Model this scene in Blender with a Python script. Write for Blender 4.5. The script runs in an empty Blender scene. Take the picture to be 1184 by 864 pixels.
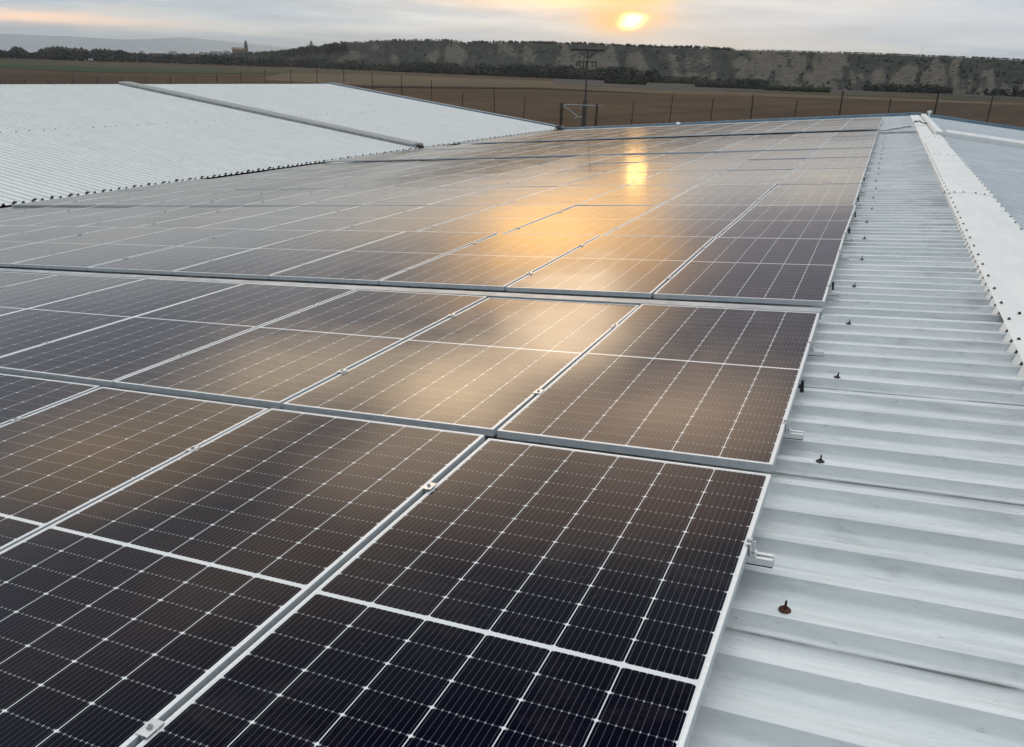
import bpy, bmesh, math, random
import numpy as np
from mathutils import Vector, Matrix, noise as mn
R = math.radians
random.seed(7); rng = np.random.default_rng(7)
S = bpy.context.scene
C = S.collection

# ------------------------------------------------------------------ camera
F_PX = 925.75; PITCH = .3621; ROLL = .0342; YAW = -.4115
CAM = Vector((.1731, -.3931, 1.3082))
def basis():
    cp, sp, cy, sy, cr, sr = math.cos(PITCH), math.sin(PITCH), math.cos(YAW), math.sin(YAW), math.cos(ROLL), math.sin(ROLL)
    f = Vector((sy*cp, cy*cp, -sp)); r = Vector((cy, -sy, 0)); u = r.cross(f)
    return cr*r+sr*u, -sr*r+cr*u, f
RT, UP, FW = basis()
cam = bpy.data.cameras.new('camera'); co = bpy.data.objects.new('camera', cam); C.objects.link(co)
cam.sensor_width = 36; cam.lens = 36*F_PX/1184; cam.clip_start = .02; cam.clip_end = 40000
m = Matrix((RT, UP, -FW)).transposed().to_4x4(); m.translation = CAM; co.matrix_world = m
S.camera = co
S.view_settings.view_transform = 'Standard'; S.view_settings.look = 'None'
S.view_settings.exposure = .18; S.view_settings.gamma = 1
def ray(x, y):
    x = float(x); y = float(y)
    return ((x-592)/F_PX*RT + (432-y)/F_PX*UP + FW).normalized()
def at(x, y, D):                      # the point seen at a photo pixel, D metres away over the ground
    d = ray(x, y); return CAM + d*(float(D)/math.hypot(d.x, d.y))
GZ = -4.5
def gnd(x, y, z=GZ):
    d = ray(x, y); return CAM + d*((z-CAM.z)/d.z)

# ------------------------------------------------------------------ node helper
class NT:
    def __init__(s, t): s.t = t; s.n = t.nodes; s.l = t.links
    def new(s, ty, **k):
        n = s.n.new(ty)
        for a, v in k.items(): setattr(n, a, v)
        return n
    def put(s, sock, v):
        if isinstance(v, bpy.types.NodeSocket): s.l.new(v, sock)
        elif v is not None:
            if hasattr(sock.default_value, '__len__') and isinstance(v, (tuple, list)) and len(v) == 3 and len(sock.default_value) == 4: v = (*v, 1)
            sock.default_value = v
    def m(s, op, a, b=None, c=None, clamp=False):
        n = s.new('ShaderNodeMath', operation=op, use_clamp=clamp)
        s.put(n.inputs[0], a); s.put(n.inputs[1], b)
        if c is not None: s.put(n.inputs[2], c)
        return n.outputs[0]
    def mix(s, f, a, b, bt='MIX'):
        n = s.new('ShaderNodeMix', data_type='RGBA', blend_type=bt); n.clamp_factor = True
        s.put(n.inputs[0], f); s.put(n.inputs[6], a); s.put(n.inputs[7], b); return n.outputs[2]
    def rng(s, v, a, b, c=0., d=1., it='SMOOTHSTEP'):
        n = s.new('ShaderNodeMapRange', interpolation_type=it)
        for i, q in enumerate((v, a, b, c, d)): s.put(n.inputs[i], q)
        return n.outputs[0]
    def xyz(s, v):
        n = s.new('ShaderNodeSeparateXYZ'); s.l.new(v, n.inputs[0]); return n.outputs
    def vec(s, v, scale=(1, 1, 1), loc=(0, 0, 0)):
        n = s.new('ShaderNodeMapping'); s.l.new(v, n.inputs[0]); n.inputs['Scale'].default_value = scale; n.inputs['Location'].default_value = loc
        return n.outputs[0]
    def noise(s, v, sc, det=3., rough=.55, dist=0.):
        n = s.new('ShaderNodeTexNoise'); s.l.new(v, n.inputs['Vector'])
        n.inputs['Scale'].default_value = sc; n.inputs['Detail'].default_value = det
        n.inputs['Roughness'].default_value = rough; n.inputs['Distortion'].default_value = dist
        return n.outputs['Fac']
    def tc(s, o='Object'): return s.new('ShaderNodeTexCoord').outputs[o]
    def bump(s, h, st, d=.01):
        n = s.new('ShaderNodeBump'); s.put(n.inputs['Height'], h); n.inputs['Strength'].default_value = st; n.inputs['Distance'].default_value = d
        return n.outputs[0]

# ------------------------------------------------------------------ world: Nishita behind a broken cloud sheet
SUN_AZ, SUN_EL = -16.3, 3.5
wd = bpy.data.worlds.new('World'); S.world = wd; wd.use_nodes = True
w = NT(wd.node_tree); w.n.clear()
sky = w.new('ShaderNodeTexSky', sky_type='NISHITA', sun_disc=False, sun_elevation=R(SUN_EL), sun_rotation=R(SUN_AZ))
g = w.tc('Generated'); X, Y, Z = w.xyz(g)
n1 = w.noise(w.vec(g, (1, 1, 4)), 3.2, 5, .6); n2 = w.noise(w.vec(g, (1, 1, 5), (7, 3, 1)), 5, 6, .62); n3 = w.noise(w.vec(g, (1, 1, 9), (2, 9, 4)), 7, 6, .6)
az0 = w.m('MULTIPLY', w.m('ARCTAN2', X, Y), 57.2958); el0 = w.m('MULTIPLY', w.m('ARCSINE', Z), 57.2958)
hw = w.rng(el0, 1, 12, .35, 1.)
az = w.m('ADD', az0, w.m('MULTIPLY', w.m('SUBTRACT', n1, .5), w.m('MULTIPLY', hw, 17.)))
el = w.m('ADD', el0, w.m('MULTIPLY', w.m('SUBTRACT', n2, .5), w.m('MULTIPLY', hw, 7.)))
def blob(col, a, e, sa, se, c, k=1., warp=True, pw=1.):
    A, E_ = (az, el) if warp else (az0, el0)
    da = w.m('DIVIDE', w.m('SUBTRACT', A, a), sa); de = w.m('DIVIDE', w.m('SUBTRACT', E_, e), se)
    q = w.m('ADD', w.m('MULTIPLY', da, da), w.m('MULTIPLY', de, de))
    if pw != 1: q = w.m('POWER', q, pw)
    gss = w.m('EXPONENT', w.m('MULTIPLY', q, -1.))
    return w.mix(w.m('MULTIPLY', gss, k, clamp=True), col, c)
n4 = w.noise(w.vec(g, (1, 1, 14), (4, 1, 2)), 3.4, 5, .6, .4)
col = w.mix(w.rng(n4, .40, .62), (.50, .61, .715), (.79, .82, .81))
col = w.mix(w.rng(el0, 1, 5.5, 0., .55), col, (.52, .58, .64))
frontal = w.m('MULTIPLY', w.rng(Y, .1, .7), w.m('MULTIPLY', w.rng(el, 5.8, 8.5), w.rng(el, 34, 26)))
col = w.mix(frontal, col, (.33, .34, .40))         # the underside of the cloud sheet ahead is slate
back = w.rng(Y, .35, -.3)                         # the sky behind the camera, away from the sunset, is duller
col = w.mix(w.rng(el0, 34, 52), col, (1.42, 1.48, 1.50))
col = w.mix(w.m('MULTIPLY', back, .92), col, (.35, .39, .44))
for b in (
    (-13, 2.0, 11, 2.6, (.77, .765, .73), .5),     # pale warm veil round the sun's side
    (-3, 5.6, 5, 1.8, (.92, .82, .70), .75),
    (-23.5, 7.5, 7., 2.5, (3.6, 1.95, .55), .95),     # gold cloud above the frame
    (-17.3, 5.0, 2.0, 1.3, (1.7, .90, .26), .6),
    (-19.6, 5.6, 3.8, 1.2, (2.0, 1.12, .38), .85),
    (-33, 5.5, 6, 1.6, (.95, .72, .48), .7),
    (-16, 10.5, 5, 2.0, (2.2, 1.25, .50), .9),
    (-23, 13.5, 5.5, 2.6, (5.2, 3.9, 2.6), .95),  # bright gaps
    (-31, 16.5, 6.5, 3.2, (6.0, 4.5, 2.9), .95),
    (-42, 13.5, 7, 2.6, (2.8, 2.2, 1.55), .85),
    (-18, 20.5, 9, 3.4, (3.3, 2.4, 1.7), .9),
    (-35, 22.5, 9, 3.4, (3.3, 2.5, 1.8), .85),
    (-54, 16.5, 9, 3.0, (1.6, 1.15, .72), .85),
    (-20, 26.5, 13, 3.0, (2.1, 1.5, 1.1), .85),
    (-47, 26.5, 13, 4.0, (1.5, 1.15, .88), .8),
    (-55, 8.2, 17, 3.7, (.25, .30, .40), .92),     # slate bank to the left
    (-5, 11.5, 7.5, 4.2, (.24, .255, .35), .92)): # dark bank over the ridge
    col = blob(col, *b, True, 1.35)
mott = w.rng(n3, .25, .75, .80, 1.20, 'LINEAR')
col = w.mix(1., col, mott, 'MULTIPLY')
# low streaks and the sun's own glow behind thin cloud
az, el = w.m('ADD', az0, w.m('MULTIPLY', w.m('SUBTRACT', n1, .5), 3.)), w.m('ADD', el0, w.m('MULTIPLY', w.m('SUBTRACT', n3, .5), 1.4))
for b in (
    (-54, 1.95, 7, .40, (1.8, 1.15, .74), .95),
    (-60, 4.4, 18, 1.1, (.66, .75, .85), .6),
    (4, 3.6, 14, 1.2, (.68, .72, .79), .6),
    (-22.5, 4.75, 5., .40, (1.45, .86, .32), 1.),
    (-20, 3.4, 3.4, .30, (.62, .56, .50), .5),
    (-16.4, 4.5, 1.9, .36, (1.2, .74, .24), 1.),
    (-16.9, 3.5, 2.6, .75, (1.1, .80, .48), .7)):
    col = blob(col, *b)
col = blob(col, -16.8, 3.35, 2.5, .95, (1.15, .62, .17), 1., True)
col = blob(col, -16.3, 3.28, .62, .33, (8., 5.2, 1.8), 1., True, 1.1)
nish = w.new('ShaderNodeMix', data_type='RGBA', blend_type='ADD'); nish.clamp_factor = False
nish.inputs[0].default_value = 1.
ten = w.new('ShaderNodeVectorMath', operation='SCALE'); w.l.new(col, ten.inputs[0]); ten.inputs['Scale'].default_value = 10.
sk = w.new('ShaderNodeVectorMath', operation='SCALE'); w.l.new(sky.outputs[0], sk.inputs[0]); sk.inputs['Scale'].default_value = .06
w.l.new(ten.outputs[0], nish.inputs[6]); w.l.new(sk.outputs[0], nish.inputs[7])
bg = w.new('ShaderNodeBackground'); w.l.new(nish.outputs[2], bg.inputs[0]); bg.inputs[1].default_value = .1
wo = w.new('ShaderNodeOutputWorld'); w.l.new(bg.outputs[0], wo.inputs[0])

sl = bpy.data.lights.new('sun', 'SUN'); so = bpy.data.objects.new('sun', sl); C.objects.link(so)
sl.energy = .003; sl.angle = R(1.4); sl.color = (1, .50, .10)
sd = Vector((math.sin(R(SUN_AZ))*math.cos(R(SUN_EL)), math.cos(R(SUN_AZ))*math.cos(R(SUN_EL)), math.sin(R(SUN_EL))))
so.rotation_euler = sd.to_track_quat('Z', 'Y').to_euler(); so.location = (-20, 60, 30)

# ------------------------------------------------------------------ materials
def mat(name, build):
    mt = bpy.data.materials.new(name); mt.use_nodes = True; t = NT(mt.node_tree); t.n.clear()
    o = t.new('ShaderNodeOutputMaterial'); t.l.new(build(t), o.inputs[0]); return mt
def pbsdf(t, col, rough=.6, metal=0., normal=None, spec=.5):
    b = t.new('ShaderNodeBsdfPrincipled'); t.put(b.inputs['Base Color'], col); t.put(b.inputs['Roughness'], rough)
    t.put(b.inputs['Metallic'], metal); t.put(b.inputs['Specular IOR Level'], spec)
    if normal is not None: t.l.new(normal, b.inputs['Normal'])
    return b.outputs[0]
def simple(name, c1, c2, sc, rough=.7, metal=0., bs=.2, bd=.01, stretch=(1, 1, 1), spec=.5):
    def f(t):
        v = t.vec(t.tc(), stretch); n = t.noise(v, sc, 5, .6)
        return pbsdf(t, t.mix(t.rng(n, .3, .7), c1, c2), rough, metal, t.bump(n, bs, bd), spec)
    return mat(name, f)

RIB = .208; SHEET = RIB*5; LAP0 = 1.62
def roofmat(name, c_lo, c_hi, c_stain, rough=.42, stainy=1., laps=True):
    def f(t):
        p = t.tc(); x, y, z = t.xyz(p)
        streak = t.noise(t.vec(p, (.7, 9, 3)), 1.6, 6, .65, .3)
        blot = t.noise(p, 2.6, 6, .62); fine = t.noise(t.vec(p, (5, 28, 10)), 2.2, 4, .6); big = t.noise(t.vec(p, (.25, .6, 1)), 1.1, 3)
        c = t.mix(t.rng(streak, .32, .70), c_lo, c_hi)
        c = t.mix(t.m('MULTIPLY', t.rng(big, .35, .7), .3), c, c_lo)
        c = t.mix(t.m('MULTIPLY', t.rng(t.m('ADD', t.m('MULTIPLY', blot, .6), t.m('MULTIPLY', fine, .4)), .53, .68), .42*stainy), c, c_stain)
        sp = t.noise(t.vec(p, (3, 9, 3)), 9, 2, .5)
        c = t.mix(t.m('MULTIPLY', t.rng(sp, .73, .78), .45*stainy), c, c_stain)
        if laps:      # grime caught along every sheet lap
            fr = t.m('FRACT', t.m('DIVIDE', t.m('SUBTRACT', y, LAP0-.5*SHEET), SHEET))
            dd = t.m('ABSOLUTE', t.m('SUBTRACT', t.m('MULTIPLY', t.m('SUBTRACT', fr, .5), SHEET), -.0650))
            wv = t.m('ADD', dd, t.m('MULTIPLY', t.m('SUBTRACT', t.noise(t.vec(p, (1.2, 6, 1)), 3, 4), .5), .02))
            c = t.mix(t.m('MULTIPLY', t.rng(wv, .018, .0), t.rng(t.noise(t.vec(p, (1.5, .3, 1)), 1.3, 3), .3, .65, .15, .6)), c, (c_stain[0]*.5, c_stain[1]*.5, c_stain[2]*.48))
            c = t.mix(t.m('MULTIPLY', t.rng(dd, .0022, .0006), t.rng(t.noise(t.vec(p, (2.2, .5, 1)), 1.7, 4, .65), .38, .6, .08, .7)), c, (.07, .075, .075))
        scr = t.noise(t.vec(p, (2.2, 11, 4), (5, 2, 0)), 5.5, 8, .72, 1.2)
        c = t.mix(t.m('MULTIPLY', t.rng(scr, .62, .66), .38*stainy), c, (c_stain[0]*.75, c_stain[1]*.76, c_stain[2]*.78))
        c = t.mix(t.m('MULTIPLY', t.rng(t.noise(t.vec(p, (2, 7, 4), (1, 8, 0)), 3.5, 7, .7), .60, .66), .35*stainy), c, (.86, .88, .87))
        if laps:      # soot and dirt washed out from under the ridge cap
            soot = t.m('MULTIPLY', t.rng(t.m('ADD', x, t.m('MULTIPLY', t.m('SUBTRACT', t.noise(t.vec(p, (.8, 7, 1)), 2.4, 6, .7), .5), 1.1)), .45, 1.05), t.rng(t.noise(t.vec(p, (.6, 5, 1), (3, 3, 3)), 2, 5, .65), .42, .62))
            c = t.mix(t.m('MULTIPLY', soot, .5), c, (.20, .205, .20))
        return pbsdf(t, c, t.rng(blot, .3, .7, rough-.08, rough+.15), 0., t.bump(t.m('ADD', blot, t.m('MULTIPLY', fine, .2)), .12, .006), .5)
    return mat(name, f)
M = {}
M['roof'] = roofmat('painted_sheet', (.60, .64, .64), (.84, .86, .85), (.34, .35, .335), .27)
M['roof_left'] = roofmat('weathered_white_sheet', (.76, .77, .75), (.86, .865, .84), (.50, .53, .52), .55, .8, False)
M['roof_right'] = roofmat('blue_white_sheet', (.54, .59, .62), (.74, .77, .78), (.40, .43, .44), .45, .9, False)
M['cap'] = simple('ridge_cap_paint', (.76, .76, .73), (.85, .84, .81), 2.4, .55, 0, .3, .01, (2, .5, 1))
M['galv'] = simple('galvanised_joint', (.30, .33, .35), (.50, .53, .55), 6, .45, .4, .3, .01)
M['joint'] = simple('grey_joint_flashing', (.22, .235, .23), (.36, .375, .36), 3, .7, 0, .5, .02, (3, 12, 1))
M['blue'] = simple('blue_trim_paint', (.13, .21, .28), (.20, .29, .36), 3, .5)
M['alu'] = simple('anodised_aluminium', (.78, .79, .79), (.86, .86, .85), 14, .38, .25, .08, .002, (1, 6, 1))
M['alu_side_shaded'] = simple('shaded_frame_side', (.46, .49, .51), (.54, .57, .59), 14, .5, .2, .08, .002, (1, 6, 1))  # same frame metal in a darker grey: shade painted onto the side faces
M['steel'] = simple('clamp_metal', (.60, .61, .62), (.75, .75, .75), 20, .32, .8, .1, .002)
M['dark'] = simple('black_rubber_and_oxide', (.012, .012, .013), (.03, .028, .027), 30, .6)
M['rust'] = simple('rusted_metal', (.035, .012, .008), (.12, .030, .016), 60, .85)
M['wall'] = simple('wall_panel', (.42, .42, .40), (.50, .49, .46), 1.5, .8)
M['wood'] = simple('weathered_post', (.045, .034, .026), (.09, .07, .055), 5, .9)
M['concrete'] = simple('concrete', (.26, .26, .25), (.36, .36, .34), 3, .85)
M['stone'] = simple('stone_masonry', (.17, .125, .10), (.24, .18, .145), .15, .9)
M['darkroof'] = simple('slate_dark', (.06, .06, .065), (.10, .09, .09), .4, .8)
M['plaster'] = simple('pale_plaster', (.45, .44, .41), (.60, .58, .54), .1, .8)
M['white'] = simple('white_film', (.75, .77, .78), (.82, .84, .85), .3, .5)
M['tile'] = simple('clay_tile', (.20, .13, .10), (.28, .19, .15), .3, .85)
M['pole'] = simple('tarred_pole', (.07, .066, .06), (.11, .10, .09), 4, .85)
M['cable'] = simple('black_cable', (.02, .02, .02), (.035, .035, .035), 20, .5)

def glass(t):
    p = t.tc(); x, y, z = t.xyz(p)
    oi = t.new('ShaderNodeObjectInfo').outputs['Random']
    PX, PY, MX, MY = .1799, .0931, -1.0927, 1.1395
    u = t.m('DIVIDE', t.m('SUBTRACT', x, MX), PX)
    yh = t.m('SUBTRACT', t.m('ABSOLUTE', t.m('SUBTRACT', y, MY)), .0078); v = t.m('DIVIDE', yh, PY)
    fu = t.m('FRACT', u); fv = t.m('FRACT', v)
    du = t.m('MULTIPLY', t.m('SUBTRACT', .5, t.m('ABSOLUTE', t.m('SUBTRACT', fu, .5))), PX)
    dv = t.m('MULTIPLY', t.m('SUBTRACT', .5, t.m('ABSOLUTE', t.m('SUBTRACT', fv, .5))), PY)
    lt = lambda a, b, s=.0003: t.rng(a, b+s, b-s, 0., 1., 'LINEAR')
    gapu = lt(du, .0014); gapv = lt(dv, .0006)
    diam = lt(t.m('ADD', du, dv), .0072)
    border = t.m('MAXIMUM', lt(u, 0., .002), t.m('MAXIMUM', t.m('SUBTRACT', 1., lt(u, 6., .002)), t.m('MAXIMUM', lt(yh, 0.), t.m('SUBTRACT', 1., lt(v, 12., .003)))))
    fb = t.m('ABSOLUTE', t.m('SUBTRACT', t.m('FRACT', t.m('MULTIPLY', fu, 10.)), .5))
    db = t.m('MULTIPLY', fb, PX/10)
    bus = lt(db, .0004, .00022)
    pad = t.m('MULTIPLY', lt(db, .0016, .0006), lt(dv, .0030, .0008))
    cid = t.new('ShaderNodeCombineXYZ'); t.l.new(t.m('FLOOR', u), cid.inputs[0]); t.l.new(t.m('FLOOR', t.m('DIVIDE', t.m('SUBTRACT', y, MY), PY)), cid.inputs[1]); t.l.new(oi, cid.inputs[2])
    wn = t.new('ShaderNodeTexWhiteNoise'); t.l.new(cid.outputs[0], wn.inputs[0])
    cell = t.mix(wn.outputs['Value'], (.0030, .0030, .0090), (.0045, .0044, .0125))
    c = t.mix(t.m('MULTIPLY', bus, .34), cell, (.40, .41, .43))
    c = t.mix(t.m('MULTIPLY', gapv, .22), c, (.55, .56, .57))
    c = t.mix(t.m('MULTIPLY', pad, .62), c, (.62, .63, .64))
    c = t.mix(t.m('MAXIMUM', gapu, t.m('MAXIMUM', diam, border)), c, (.80, .81, .81))
    w2 = t.new('ShaderNodeTexCoord').outputs['Object']
    off = t.new('ShaderNodeVectorMath', operation='ADD'); t.l.new(w2, off.inputs[0])
    cc = t.new('ShaderNodeCombineXYZ'); t.l.new(t.m('MULTIPLY', oi, 91.), cc.inputs[0]); t.l.new(t.m('MULTIPLY', oi, 37.), cc.inputs[2]); t.l.new(cc.outputs[0], off.inputs[1])
    dn = t.noise(off.outputs[0], 2.2, 6, .62, .6); dn2 = t.noise(t.vec(off.outputs[0], (1, 3, 1)), 9, 4, .6)
    dust = t.m('MULTIPLY', t.rng(t.m('ADD', t.m('MULTIPLY', dn, .7), t.m('MULTIPLY', dn2, .3)), .50, .70), .030)
    edge = t.m('MULTIPLY', t.rng(y, .07, .0, 0., 1.), t.rng(dn2, .3, .7, .02, .10))
    c = t.mix(t.m('ADD', t.m('ADD', dust, .001), edge), c, (.42, .37, .31))
    spots = t.rng(t.noise(off.outputs[0], 55, 1, .5), .80, .83)
    c = t.mix(t.m('MULTIPLY', spots, .10), c, (.6, .58, .55))
    vo = t.new('ShaderNodeTexVoronoi', feature='F1'); t.l.new(off.outputs[0], vo.inputs['Vector']); vo.inputs['Scale'].default_value = 2.6
    vs_ = t.xyz(vo.outputs['Color'])[0]; dr = t.m('ADD', vo.outputs['Distance'], t.m('MULTIPLY', t.m('SUBTRACT', t.noise(off.outputs[0], 22, 3), .5), .05))
    c = t.mix(t.m('MULTIPLY', t.m('MULTIPLY', t.rng(dr, .035, .012), t.rng(vs_, .90, .93)), .45), c, (.62, .60, .56))          # dried droppings
    rg = t.rng(t.m('ABSOLUTE', t.m('SUBTRACT', dr, .16)), .02, .0); c = t.mix(t.m('MULTIPLY', t.m('MULTIPLY', rg, t.rng(vs_, .35, .25)), .012), c, (.6, .57, .52))  # water rings
    wav = t.m('ADD', t.m('MULTIPLY', t.noise(off.outputs[0], 1.3, 1, .5), 1.), t.m('MULTIPLY', t.noise(t.vec(off.outputs[0], (1, 1, 1)), 5., 1, .5), .1))
    nb = t.bump(wav, .22, .012)
    dif = pbsdf(t, c, 1., 0., None, 0.)
    gl = t.new('ShaderNodeBsdfGlossy'); gl.distribution = 'GGX'
    g2 = t.new('ShaderNodeBsdfGlossy'); g2.distribution = 'GGX'; g2.inputs['Roughness'].default_value = .30; t.put(g2.inputs['Color'], (1., .985, .96))
    t.put(gl.inputs['Color'], (1., .985, .96)); t.l.new(t.rng(dn, .3, .7, .08, .125), gl.inputs['Roughness']); t.l.new(nb, gl.inputs['Normal'])
    fr = t.new('ShaderNodeFresnel'); fr.inputs['IOR'].default_value = 1.4
    fac = t.m('MULTIPLY', t.m('SUBTRACT', fr.outputs[0], .040), 1.12, clamp=True); fac = t.m('MINIMUM', fac, .60)      # anti-reflective coat, dulled by dust at grazing angles
    mx = t.new('ShaderNodeMixShader'); t.l.new(fac, mx.inputs[0]); t.l.new(dif, mx.inputs[1]); gm = t.new('ShaderNodeMixShader'); gm.inputs[0].default_value = .09; t.l.new(gl.outputs[0], gm.inputs[1]); t.l.new(g2.outputs[0], gm.inputs[2]); t.l.new(gm.outputs[0], mx.inputs[2])
    return mx.outputs[0]
M['glass'] = mat('cell_glass', glass)

# ------------------------------------------------------------------ object helpers
def tag(o, label=None, cat=None, group=None, kind=None):
    for k, v in (('label', label), ('category', cat), ('group', group), ('kind', kind)):
        if v: o[k] = v
    return o
def empty(name, loc=(0, 0, 0), rot=(0, 0, 0)):
    o = bpy.data.objects.new(name, None); C.objects.link(o); o.location = loc; o.rotation_euler = rot; o.empty_display_size = .2; return o
class MB:
    def __init__(s): s.v = []; s.f = []; s.sm = False
    def add(s, vs, fs):
        b = len(s.v); s.v += [tuple(q) for q in vs]; s.f += [tuple(b+i for i in q) for q in fs]; return s
    def box(s, lo, hi, mtx=None):
        x0, y0, z0 = lo; x1, y1, z1 = hi
        vs = [Vector(q) for q in ((x0, y0, z0), (x1, y0, z0), (x1, y1, z0), (x0, y1, z0), (x0, y0, z1), (x1, y0, z1), (x1, y1, z1), (x0, y1, z1))]
        if mtx: vs = [mtx@q for q in vs]
        return s.add(vs, ((0, 3, 2, 1), (4, 5, 6, 7), (0, 1, 5, 4), (1, 2, 6, 5), (2, 3, 7, 6), (3, 0, 4, 7)))
    def tube(s, pts, rad, n=8):
        pts = [Vector(q) for q in pts]; rads = rad if isinstance(rad, (list, tuple)) else [rad]*len(pts)
        b = len(s.v)
        for i, q in enumerate(pts):
            d = (pts[min(i+1, len(pts)-1)]-pts[max(i-1, 0)]).normalized()
            a = d.cross(Vector((0, 0, 1)));
            if a.length < .05: a = d.cross(Vector((1, 0, 0)))
            a.normalize(); c = d.cross(a)
            for k in range(n):
                th = 2*math.pi*k/n; s.v.append(tuple(q+rads[i]*(a*math.cos(th)+c*math.sin(th))))
        for i in range(len(pts)-1):
            for k in range(n):
                k2 = (k+1) % n; s.f.append((b+i*n+k, b+i*n+k2, b+(i+1)*n+k2, b+(i+1)*n+k))
        s.f.append(tuple(b+k for k in range(n))[::-1]); s.f.append(tuple(b+(len(pts)-1)*n+k for k in range(n)))
        return s
    def lathe(s, prof, n=14, c=(0, 0, 0)):
        b = len(s.v)
        for r_, z in prof:
            for k in range(n): s.v.append((c[0]+r_*math.cos(2*math.pi*k/n), c[1]+r_*math.sin(2*math.pi*k/n), c[2]+z))
        for i in range(len(prof)-1):
            for k in range(n):
                k2 = (k+1) % n; s.f.append((b+i*n+k, b+i*n+k2, b+(i+1)*n+k2, b+(i+1)*n+k))
        s.f.append(tuple(b+k for k in range(n))[::-1]); s.f.append(tuple(b+(len(prof)-1)*n+k for k in range(n))); return s
    def build(s, name, mt, parent=None, smooth=False, recalc=True):
        me = bpy.data.meshes.new(name); me.from_pydata(s.v, [], s.f); me.materials.append(mt)
        if recalc:
            bm = bmesh.new(); bm.from_mesh(me); bmesh.ops.recalc_face_normals(bm, faces=bm.faces); bm.to_mesh(me); bm.free()
        if smooth: me.polygons.foreach_set('use_smooth', [True]*len(me.polygons))
        o = bpy.data.objects.new(name, me); C.objects.link(o); o.parent = parent; return o
def copy_tree(o, parent=None):
    c = o.copy(); C.objects.link(c); c.parent = parent
    for ch in o.children: copy_tree(ch, c)
    return c
def nz(x, y=0., z=0.): return mn.noise(Vector((float(x), float(y), float(z))))
ORD = ['first', 'second', 'third', 'fourth', 'fifth', 'sixth', 'seventh', 'eighth', 'ninth', 'tenth', 'eleventh', 'twelfth', 'thirteenth', 'fourteenth', 'fifteenth', 'sixteenth',
       'seventeenth', 'eighteenth', 'nineteenth', 'twentieth', 'twenty-first', 'twenty-second']

# ------------------------------------------------------------------ ground, fields, hills
def sheet(name, pts, mt, z, kind='structure'):
    b = MB(); b.add([(q[0], q[1], z) for q in pts], [tuple(range(len(pts)))]); o = b.build(name, mt, recalc=False); tag(o, kind=kind); return o
def soil(name, c1, c2, c3, furrow=.6, ang=.5):
    def f(t):
        p = t.tc(); n = t.noise(p, .012, 6, .62); n2 = t.noise(p, .25, 5, .6)
        ca, sa = math.cos(ang), math.sin(ang)
        x, y, z = t.xyz(p)
        q = t.m('ADD', t.m('MULTIPLY', x, ca), t.m('MULTIPLY', y, sa))
        cv = t.new('ShaderNodeCombineXYZ'); t.l.new(q, cv.inputs[0])
        band = t.noise(cv.outputs[0], .09, 5, .7); 
        c = t.mix(t.rng(t.noise(t.vec(p, (1, 1, 1)), .045, 6, .7, .8), .38, .62), c1, c2); c = t.mix(t.m('MULTIPLY', t.rng(n, .4, .6), .6), c, c3); c = t.mix(t.m('MULTIPLY', t.rng(band, .4, .62), furrow), c, c3)
        c = t.mix(t.m('MULTIPLY', t.rng(n2, .5, .7), .25), c, c2)
        return pbsdf(t, c, .95, 0, t.bump(n2, .5, .2), .1)
    return mat(name, f)
m_brown = soil('ploughed_soil', (.058, .035, .018), (.088, .055, .030), (.034, .021, .012), .7, -.15)
m_tan = soil('stubble', (.100, .072, .042), (.135, .102, .062), (.070, .052, .032), .5, .1)
m_mauve = soil('fallow_soil', (.060, .054, .050), (.080, .072, .066), (.05, .044, .040), .5, 1.2)
m_green = soil('winter_wheat', (.022, .048, .018), (.040, .066, .026), (.018, .034, .014), .4, .3)
m_olive = soil('dry_grass', (.052, .048, .025), (.072, .062, .035), (.038, .038, .021), .6, .6)
gb = MB(); gb.add([(-17500, -3000, GZ), (9000, -3000, GZ), (9000, 17500, GZ), (-17500, 17500, GZ)], [(0, 1, 2, 3)])
tag(gb.build('ground', m_brown, recalc=False), kind='structure')
def gp(lst): return [gnd(x, y) for x, y in lst]
sheet('field', gp([(-500, 60.5), (0, 69.5), (300, 78.2), (420, 82), (420, 86), (220, 82), (0, 74), (-500, 62)]), m_olive, GZ+.06)
sheet('green_field', gp([(-500, 63), (0, 73.7), (110, 78), (330, 84.2), (330, 85.4), (220, 85.2), (110, 83.6), (0, 78.7), (-500, 72)]), m_green, GZ+.12)
sheet('stubble_field', gp([(330, 84), (400, 85.2), (620, 93.2), (760, 99), (1000, 108), (1184, 115.5), (1400, 124), (1400, 136), (1184, 122.5), (1000, 115.5), (760, 108.5), (620, 101.5), (400, 98), (300, 92)]), m_tan, GZ+.06)
sheet('fallow_field', gp([(640, 89), (700, 91.5), (1000, 103.4), (1300, 116), (1300, 119), (1060, 109.3), (960, 107.6), (760, 104.2), (640, 98)]), m_mauve, GZ+.12)
sheet('track', gp([(400, 99.8), (620, 102.4), (745, 108.0), (745, 108.5), (620, 103.2), (400, 101)]), soil('dark_verge', (.020, .018, .012), (.035, .032, .020), (.03, .025, .018)), GZ+.18)
sheet('grass_verge', gp([(840, 104.6), (960, 107.6), (1184, 114.6), (1184, 119), (960, 110.2), (840, 106)]), m_olive, GZ+.18)

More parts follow.
